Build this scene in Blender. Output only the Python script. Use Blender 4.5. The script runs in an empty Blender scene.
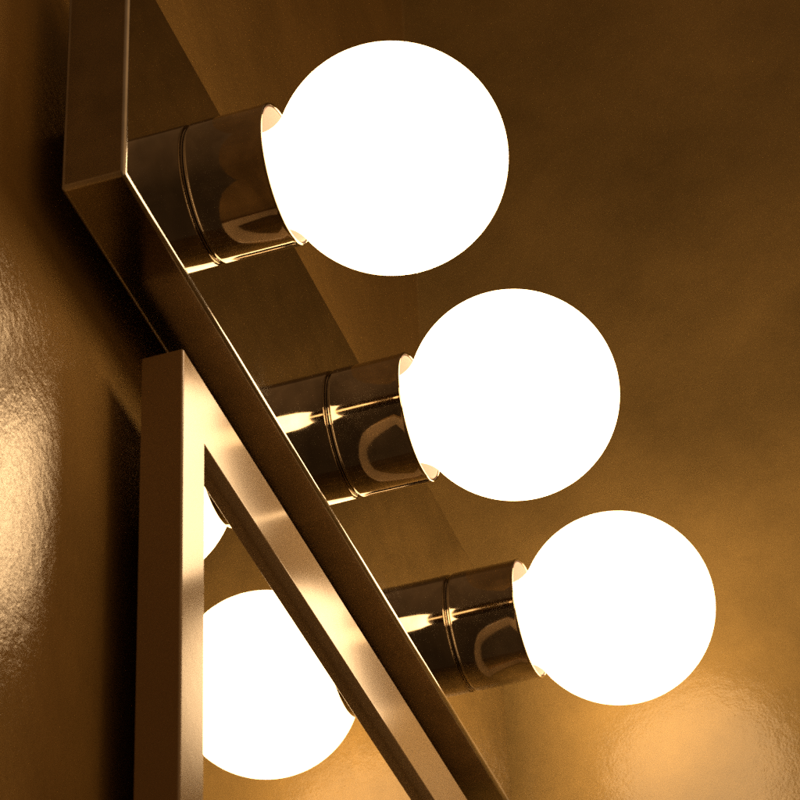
import bpy, bmesh, math
from mathutils import Matrix, Vector
C = bpy.context.scene
col = C.collection
PI = math.pi
MM = 0.001

# ------------------------------------------------------------------ helpers
def link(name, bm, mat, parent=None, smooth=None):
    me = bpy.data.meshes.new(name)
    bmesh.ops.recalc_face_normals(bm, faces=bm.faces)
    bm.to_mesh(me); bm.free()
    o = bpy.data.objects.new(name, me); col.objects.link(o)
    me.materials.append(mat)
    if smooth is not None:
        for p in me.polygons: p.use_smooth = True
        if smooth > 0:
            me.set_sharp_from_angle(angle=math.radians(smooth))
    if parent: o.parent = parent
    return o

def tag(o, label=None, cat=None, group=None, kind=None):
    if label: o['label'] = label
    if cat: o['category'] = cat
    if group: o['group'] = group
    if kind: o['kind'] = kind
    return o

def empty(name, loc):
    o = bpy.data.objects.new(name, None); col.objects.link(o)
    o.location = loc; o.empty_display_size = .02
    return o

def box_bm(lo, hi, bevel=0, seg=3):
    bm = bmesh.new()
    bmesh.ops.create_cube(bm, size=1)
    for v in bm.verts:
        v.co = Vector([(lo[i]+hi[i])/2 + v.co[i]*(hi[i]-lo[i]) for i in range(3)])
    if bevel:
        bmesh.ops.bevel(bm, geom=bm.edges[:], offset=bevel, segments=seg, profile=.5, affect='EDGES')
    return bm

def lathe_bm(prof, n=128, closed=False):
    """prof: (radius, distance outward from the bar); axis = -Y."""
    bm = bmesh.new(); rings = []
    for r, d in prof:
        if r < 1e-7:
            rings.append([bm.verts.new((0, -d, 0))]); continue
        rings.append([bm.verts.new((r*math.cos(2*PI*k/n), -d, r*math.sin(2*PI*k/n))) for k in range(n)])
    pairs = list(zip(rings[:-1], rings[1:]))
    if closed: pairs.append((rings[-1], rings[0]))
    for a, b in pairs:
        for k in range(n):
            k2 = (k+1) % n
            if len(a) == 1: bm.faces.new((a[0], b[k], b[k2]))
            elif len(b) == 1: bm.faces.new((a[k], b[0], a[k2]))
            else: bm.faces.new((a[k], b[k], b[k2], a[k2]))
    return bm

# ------------------------------------------------------------------ materials
def new_mat(name):
    m = bpy.data.materials.new(name); m.use_nodes = True
    nt = m.node_tree
    return m, nt, nt.nodes['Principled BSDF']

def wall_paint(name, base, rough, bump, scale=520, vari=.12):
    m, nt, b = new_mat(name)
    N = nt.nodes; L = nt.links
    tc = N.new('ShaderNodeTexCoord')
    n1 = N.new('ShaderNodeTexNoise'); n1.inputs['Scale'].default_value = scale; n1.inputs['Detail'].default_value = 3; n1.inputs['Roughness'].default_value = .55
    n2 = N.new('ShaderNodeTexNoise'); n2.inputs['Scale'].default_value = scale*.22; n2.inputs['Detail'].default_value = 2
    L.new(tc.outputs['Object'], n1.inputs['Vector']); L.new(tc.outputs['Object'], n2.inputs['Vector'])
    add = N.new('ShaderNodeMath'); add.operation = 'MULTIPLY_ADD'; add.inputs[1].default_value = 1.6
    L.new(n2.outputs['Fac'], add.inputs[0]); L.new(n1.outputs['Fac'], add.inputs[2])
    bp = N.new('ShaderNodeBump'); bp.inputs['Strength'].default_value = 1; bp.inputs['Distance'].default_value = bump
    L.new(add.outputs[0], bp.inputs['Height']); L.new(bp.outputs['Normal'], b.inputs['Normal'])
    n3 = N.new('ShaderNodeTexNoise'); n3.inputs['Scale'].default_value = 9; n3.inputs['Detail'].default_value = 6; n3.inputs['Roughness'].default_value = .65
    L.new(tc.outputs['Object'], n3.inputs['Vector'])
    cr = N.new('ShaderNodeValToRGB')
    cr.color_ramp.elements[0].position = .3; cr.color_ramp.elements[1].position = .7
    cr.color_ramp.elements[0].color = [c*(1-vari) for c in base]+[1]
    cr.color_ramp.elements[1].color = [c*(1+vari) for c in base]+[1]
    L.new(n3.outputs['Fac'], cr.inputs['Fac']); L.new(cr.outputs['Color'], b.inputs['Base Color'])
    b.inputs['Roughness'].default_value = rough
    b.inputs['IOR'].default_value = 1.5
    return m

def metal(name, colr, rough, smudge=.06, bump=0.0, bscale=300, tint=.85):
    m, nt, b = new_mat(name)
    N = nt.nodes; L = nt.links
    b.inputs['Metallic'].default_value = 1
    b.inputs['Base Color'].default_value = (*colr, 1)
    tc = N.new('ShaderNodeTexCoord')
    n = N.new('ShaderNodeTexNoise'); n.inputs['Scale'].default_value = 70; n.inputs['Detail'].default_value = 8; n.inputs['Roughness'].default_value = .7
    L.new(tc.outputs['Object'], n.inputs['Vector'])
    mr = N.new('ShaderNodeMapRange'); mr.inputs['From Min'].default_value = .4; mr.inputs['From Max'].default_value = .75
    mr.inputs['To Min'].default_value = rough; mr.inputs['To Max'].default_value = rough+smudge
    L.new(n.outputs['Fac'], mr.inputs['Value']); L.new(mr.outputs[0], b.inputs['Roughness'])
    n4 = N.new('ShaderNodeTexNoise'); n4.inputs['Scale'].default_value = 55; n4.inputs['Detail'].default_value = 5; n4.inputs['Distortion'].default_value = .6
    ge = N.new('ShaderNodeNewGeometry'); L.new(ge.outputs['Position'], n4.inputs['Vector']); L.new(ge.outputs['Position'], n.inputs['Vector'])
    cr = N.new('ShaderNodeValToRGB'); cr.color_ramp.elements[0].position = .35; cr.color_ramp.elements[1].position = .65
    cr.color_ramp.elements[0].color = [c*tint for c in colr]+[1]; cr.color_ramp.elements[1].color = [min(1, c*1.08) for c in colr]+[1]
    L.new(n4.outputs['Fac'], cr.inputs['Fac']); L.new(cr.outputs['Color'], b.inputs['Base Color'])
    if bump:
        n2 = N.new('ShaderNodeTexNoise'); n2.inputs['Scale'].default_value = bscale; n2.inputs['Detail'].default_value = 2
        L.new(tc.outputs['Object'], n2.inputs['Vector'])
        bp = N.new('ShaderNodeBump'); bp.inputs['Distance'].default_value = bump
        L.new(n2.outputs['Fac'], bp.inputs['Height']); L.new(bp.outputs['Normal'], b.inputs['Normal'])
    return m

PAINT = (.235, .150, .052)
M_back = wall_paint('glossy_wall_paint', tuple(c*.92 for c in PAINT), .15, .00014, 900, .3)
M_back.node_tree.nodes['Principled BSDF'].inputs['IOR'].default_value = 1.85
M_side = wall_paint('glossy_side_wall_paint', (.245, .172, .066), .20, .00012, 850, .3)
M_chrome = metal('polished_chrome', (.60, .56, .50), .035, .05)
M_cup = metal('chrome_cup', (.56, .50, .41), .035, .07, tint=.66)
M_frame = wall_paint('lacquered_frame', (.27, .205, .135), .17, .00002, 90, .08); _f = M_frame.node_tree.nodes['Principled BSDF']; _f.inputs['IOR'].default_value = 1.6; _f.inputs['Specular Tint'].default_value = (.72, .78, 1, 1)
M_edge = metal('rolled_chrome_edge', (.55, .54, .54), .13, .04)
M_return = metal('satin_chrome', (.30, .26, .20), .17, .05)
M_mirror = metal('mirror_silvering', (.86, .82, .74), .0, .0, tint=.97)
M_liner, _nt, _b = new_mat('cup_liner_enamel'); _b.inputs['Base Color'].default_value = (.145, .115, .125, 1); _b.inputs['Roughness'].default_value = .5
M_brass, _nt, _b = new_mat('screw_brass'); _b.inputs['Base Color'].default_value = (.7, .5, .25, 1); _b.inputs['Metallic'].default_value = 1; _b.inputs['Roughness'].default_value = .3
M_globe, _nt, _b = new_mat('lit_frosted_glass')
_b.inputs['Base Color'].default_value = (.85, .82, .75, 1); _b.inputs['Roughness'].default_value = .35
_b.inputs['Emission Color'].default_value = (1, .64, .31, 1); _b.inputs['Emission Strength'].default_value = 7.2
M_mount, _nt, _b = new_mat('mount_gap_shade'); _b.inputs['Base Color'].default_value = (.02, .014, .008, 1); _b.inputs['Roughness'].default_value = .6  # near-black colour paints in the shade of the gaps behind bar and mirror
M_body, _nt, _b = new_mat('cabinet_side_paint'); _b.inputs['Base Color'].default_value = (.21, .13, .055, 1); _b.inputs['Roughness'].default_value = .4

M_side.node_tree.nodes['Principled BSDF'].inputs['IOR'].default_value = 1.42
# ------------------------------------------------------------------ dimensions (metres), solved from the photograph
S = .14555                       # socket spacing
CUP_L, CUP_R = .0293, .0251
ZB, ZT, XL, XR = -.0519, .0492, -.0722, .3505
BACK = .0223                    # back edge of the bar and of the mirror frame
WALL = .0345                    # wall surface: both stand off it on smaller mounts
GR = .040                        # globe radius
BC = .0365
XW = .367                        # side wall

# ------------------------------------------------------------------ setting
def wall_bm(pts, z0, z1):
    bm = bmesh.new()
    lo = [bm.verts.new((x, y, z0)) for x, y in pts]; hi = [bm.verts.new((x, y, z1)) for x, y in pts]
    n = len(pts)
    for k in range(n):
        bm.faces.new((lo[k], lo[(k+1) % n], hi[(k+1) % n], hi[k]))
    bm.faces.new(lo); bm.faces.new(hi)
    return bm
RC = .0002                        # plastered inside corner is filled with a tiny bead
arc = [(XW-RC+RC*math.sin(math.radians(a)), WALL-RC+RC*math.cos(math.radians(a))) for a in range(0, 91, 5)]
w = link('wall_back', wall_bm([(-1.6, WALL)]+arc[:10]+[(XW+.1, arc[9][1]+.1), (-1.6, WALL+.1)], -1.6, 1.3), M_back); tag(w, kind='structure')
for p in w.data.polygons: p.use_smooth = False
w = link('wall_side', wall_bm(arc[9:]+[(XW, -1.8), (XW+.1, -1.8), (XW+.1, arc[9][1]+.1)], -1.6, 1.3), M_side); tag(w, kind='structure')

# ------------------------------------------------------------------ light bar
bar = empty('vanity_light_bar', (0, WALL, 0))
tag(bar, 'polished chrome light bar with three round sockets, fixed to the wall above the mirror', 'light fixture')
def at_bar(o): o.location -= Vector(bar.location); return o
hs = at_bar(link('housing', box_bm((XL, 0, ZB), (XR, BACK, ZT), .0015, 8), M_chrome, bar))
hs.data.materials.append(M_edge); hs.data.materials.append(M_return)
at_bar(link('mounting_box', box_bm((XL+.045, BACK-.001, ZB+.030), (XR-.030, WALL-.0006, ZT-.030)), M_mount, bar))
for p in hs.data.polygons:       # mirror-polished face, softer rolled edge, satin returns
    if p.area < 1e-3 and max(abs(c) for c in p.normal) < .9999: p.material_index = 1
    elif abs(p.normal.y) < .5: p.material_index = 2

def cup_profile():
    R = CUP_R; p = [(R-.0040, .0002), (R-.0011, .0002), (R-.0011, .0006)]
    # turned-in foot leaves a fine groove against the bar
    for a in range(0, 91, 10):
        t = math.radians(a); p.append((R-.0010+.0010*math.sin(t), .0007+.0010*(1-math.cos(t))))
    p.append((R, .012)); p.append((R, CUP_L-.004)); p.append((R+.0001, CUP_L-.0015))
    for a in range(0, 181, 20):
        t = math.radians(a); p.append((R-.0003+.0005*math.cos(t), CUP_L-.0006+.0005*math.sin(t)))
    p.append((R-.0009, CUP_L-.002))
    return p
def liner_profile():
    R = CUP_R-.0010
    return [(R, CUP_L-.0007), (R-.0004, CUP_L-.0005), (R-.0007, CUP_L-.001), (R-.0008, .004), (R-.003, .0015), (.004, .0015)]

cups = []
for i in range(3):
    c = link('socket_cup', lathe_bm(cup_profile()), M_cup, bar, 50)
    c.location = Vector((i*S, 0, 0)) - Vector(bar.location)
    l = link('cup_liner', lathe_bm(liner_profile()), M_liner, c, 50)

# ------------------------------------------------------------------ bulbs
def globe_profile():
    # neck of radius ~16 mm filleting into the sphere; distance measured from the cup's foot
    cy = CUP_L+BC; rn = .0165; f = .014
    # fillet circle centre: radius rn+f, touching the sphere outside
    dc = math.sqrt((GR+f)**2-(rn+f)**2); fy = cy-dc
    p = [(.0125, .010), (.0135, .0135)]
    n = 6
    for k in range(1, n+1):
        t = k/n; t = t*t*(3-2*t)
        p.append((.0135+(rn-.0135)*t, .0135+(fy-.0135)*k/n))
    ang = math.atan2(dc, rn+f)        # from fillet centre towards sphere centre
    for k in range(1, 9):
        a = ang*k/8
        p.append((rn+f-f*math.cos(a), fy+f*math.sin(a)))
    a0 = math.atan2((rn+f)*GR/(GR+f), -dc*GR/(GR+f))   # polar angle at contact
    for k in range(1, 41):
        a = a0*(1-k/40)
        p.append((GR*math.sin(a), cy+GR*math.cos(a)))
    p[-1] = (0, cy+GR)
    return p
LAB = ['highest lit white globe bulb, in the socket at the free left end of the bar',
       'lit white globe bulb in the middle socket, between the other two',
       'lowest lit white globe bulb, in the socket nearest the glossy side wall']
Rr = Vector((0.3195998999763376, -0.9468304476762617, -0.03698658254398558))
Rd = Vector((0.5782387293877842, 0.22580852897962822, -0.7839964796324393))
Rf = Vector((0.7506636235832367, 0.22917812197769782, 0.6196624182856826))
NUDGE = [(1.4, 3.5, 2.95), (0, -6.2, 2.65), (1.7, 3.0, 2.4)]
for i in range(3):
    o = empty('globe_bulb', (i*S, -.010, 0)); tag(o, LAB[i], 'light bulb', 'globe bulbs of the light bar')
    g = link('globe', lathe_bm([(r, d-.010) for r, d in globe_profile()], 96), M_globe, o, 0)
    thr = []
    for k in range(9):
        thr += [(.0120, -.008+k*.002), (.0128, -.007+k*.002)]
    link('screw_base', lathe_bm([(.0, -.0083), (.010, -.0082)]+thr+[(.0126, .0095)], 48), M_brass, o, 0)
    # the bulb leans a hair in its socket
    dx, dy, sc = NUDGE[i]
    mv = (Rr*dx + Rd*dy)*(MM/sc) + Vector((.0034, 0, -.0004))
    ax = Vector((0, -1, 0)); tgt = (Vector((0, -(CUP_L+BC-.010), 0)) + Vector((mv.x, 0, mv.z))).normalized()
    o.rotation_mode = 'QUATERNION'; o.rotation_quaternion = ax.rotation_difference(tgt)

# ------------------------------------------------------------------ mirror below
FL, FT, FF, ML = -.0028, -.0691, .0075, .0119      # left edge, top edge, frame face, glass plane
FR, FB = .352, -.62
RW, RH = .0195, .0267
mir = empty('framed_mirror', ((FL+FR)/2, WALL, FB))
tag(mir, 'flat wall mirror in a polished metal frame, hung right under the light bar', 'mirror')
def frame_bm():
    """mitred frame swept round the opening; profile (inset from the outer edge, y)."""
    bm = bmesh.new()
    T = BACK; h = .0008
    prof = [(0, T)]+[(h-h*math.cos(math.radians(a)), FF+h-h*math.sin(math.radians(a))) for a in range(0, 91, 15)]+[(('i', h-h*math.sin(math.radians(a))), FF+h-h*math.cos(math.radians(a))) for a in range(0, 91, 15)]+[(('i', 0), ML+.003), (('i', 0), T)]
    def pt(c, e):
        inx, y = e
        base = {0: (FL, FT), 1: (FR, FT), 2: (FR, FB), 3: (FL, FB)}[c]
        if isinstance(inx, tuple): ix, iz = RW-inx[1], RH-inx[1]
        else: ix = iz = inx
        sx = 1 if c in (0, 3) else -1; sz = -1 if c in (0, 1) else 1
        return (base[0]+sx*ix, y, base[1]+sz*iz)
    vs = [[bm.verts.new(pt(c, e)) for e in prof] for c in range(4)]
    for c in range(4):
        a, b = vs[c], vs[(c+1) % 4]
        for k in range(len(prof)):
            k2 = (k+1) % len(prof)
            bm.faces.new((a[k], b[k], b[k2], a[k2]))
    return bm
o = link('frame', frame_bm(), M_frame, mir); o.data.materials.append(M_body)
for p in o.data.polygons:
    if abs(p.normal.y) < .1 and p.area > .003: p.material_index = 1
o.location = -Vector(mir.location)
bk = link('backing_board', box_bm((FL+.045, ML+.0035, FB+.030), (FR-.030, WALL-.0006, FT-.035)), M_mount, mir); bk.location = -Vector(mir.location)
gl = link('mirror_glass', box_bm((FL+RW-.002, ML, FB+RH-.002), (FR-RW+.002, ML+.003, FT-RH+.002)), M_mirror, mir); gl.location = -Vector(mir.location)

# ------------------------------------------------------------------ world: dim warm surroundings with added fill glow
W = bpy.data.worlds.new('World'); C.world = W; W.use_nodes = True
bg = W.node_tree.nodes['Background']; bg.inputs['Strength'].default_value = 1
wn = W.node_tree; tcw = wn.nodes.new('ShaderNodeTexCoord'); sx = wn.nodes.new('ShaderNodeSeparateXYZ'); crw = wn.nodes.new('ShaderNodeValToRGB')
wn.links.new(tcw.outputs['Generated'], sx.inputs[0])
mrw = wn.nodes.new('ShaderNodeMapRange'); mrw.inputs['From Min'].default_value = -1; wn.links.new(sx.outputs['Z'], mrw.inputs['Value'])
wn.links.new(mrw.outputs[0], crw.inputs['Fac']); mry = wn.nodes.new('ShaderNodeMapRange'); mry.interpolation_type = 'SMOOTHSTEP'       # fill glow added on the unseen room side to brighten the walls
mry.inputs['From Min'].default_value = -.32; mry.inputs['From Max'].default_value = -.85
wn.links.new(sx.outputs['Y'], mry.inputs['Value'])
mxw = wn.nodes.new('ShaderNodeMix'); mxw.data_type = 'RGBA'; wn.links.new(mry.outputs[0], mxw.inputs[0])
wn.links.new(crw.outputs['Color'], mxw.inputs[6]); mxw.inputs[7].default_value = (.44, .23, .085, 1)
wn.links.new(mxw.outputs[2], bg.inputs['Color'])
for e, (pos, k) in zip(crw.color_ramp.elements, ((.35, .045), (.9, .14))):     # dim below; overhead glow added to lift the upper walls
    e.position = pos; e.color = (k, k*.50, k*.19, 1)

# ------------------------------------------------------------------ camera
cam = bpy.data.cameras.new('camera'); co = bpy.data.objects.new('camera', cam); col.objects.link(co)
m = Matrix((( Rr.x, -Rd.x, -Rf.x, -0.7367854984684071), (Rr.y, -Rd.y, -Rf.y, -0.29083477706143823), (Rr.z, -Rd.z, -Rf.z, -0.7181010706139201), (0, 0, 0, 1)))
co.matrix_world = m
cam.sensor_width = 36; cam.lens = 36*3074.84/800; cam.clip_start = .01; cam.clip_end = 100
cam.dof.use_dof = True; cam.dof.focus_distance = 1.13; cam.dof.aperture_fstop = 40
C.camera = co
C.view_settings.view_transform = 'Standard'; C.view_settings.look = 'None'
C.view_settings.exposure = .22; C.view_settings.gamma = 1
C.cycles.use_denoising = False
C.cycles.max_bounces = 12; C.cycles.glossy_bounces = 10; C.cycles.diffuse_bounces = 6
C.cycles.sample_clamp_indirect = 3
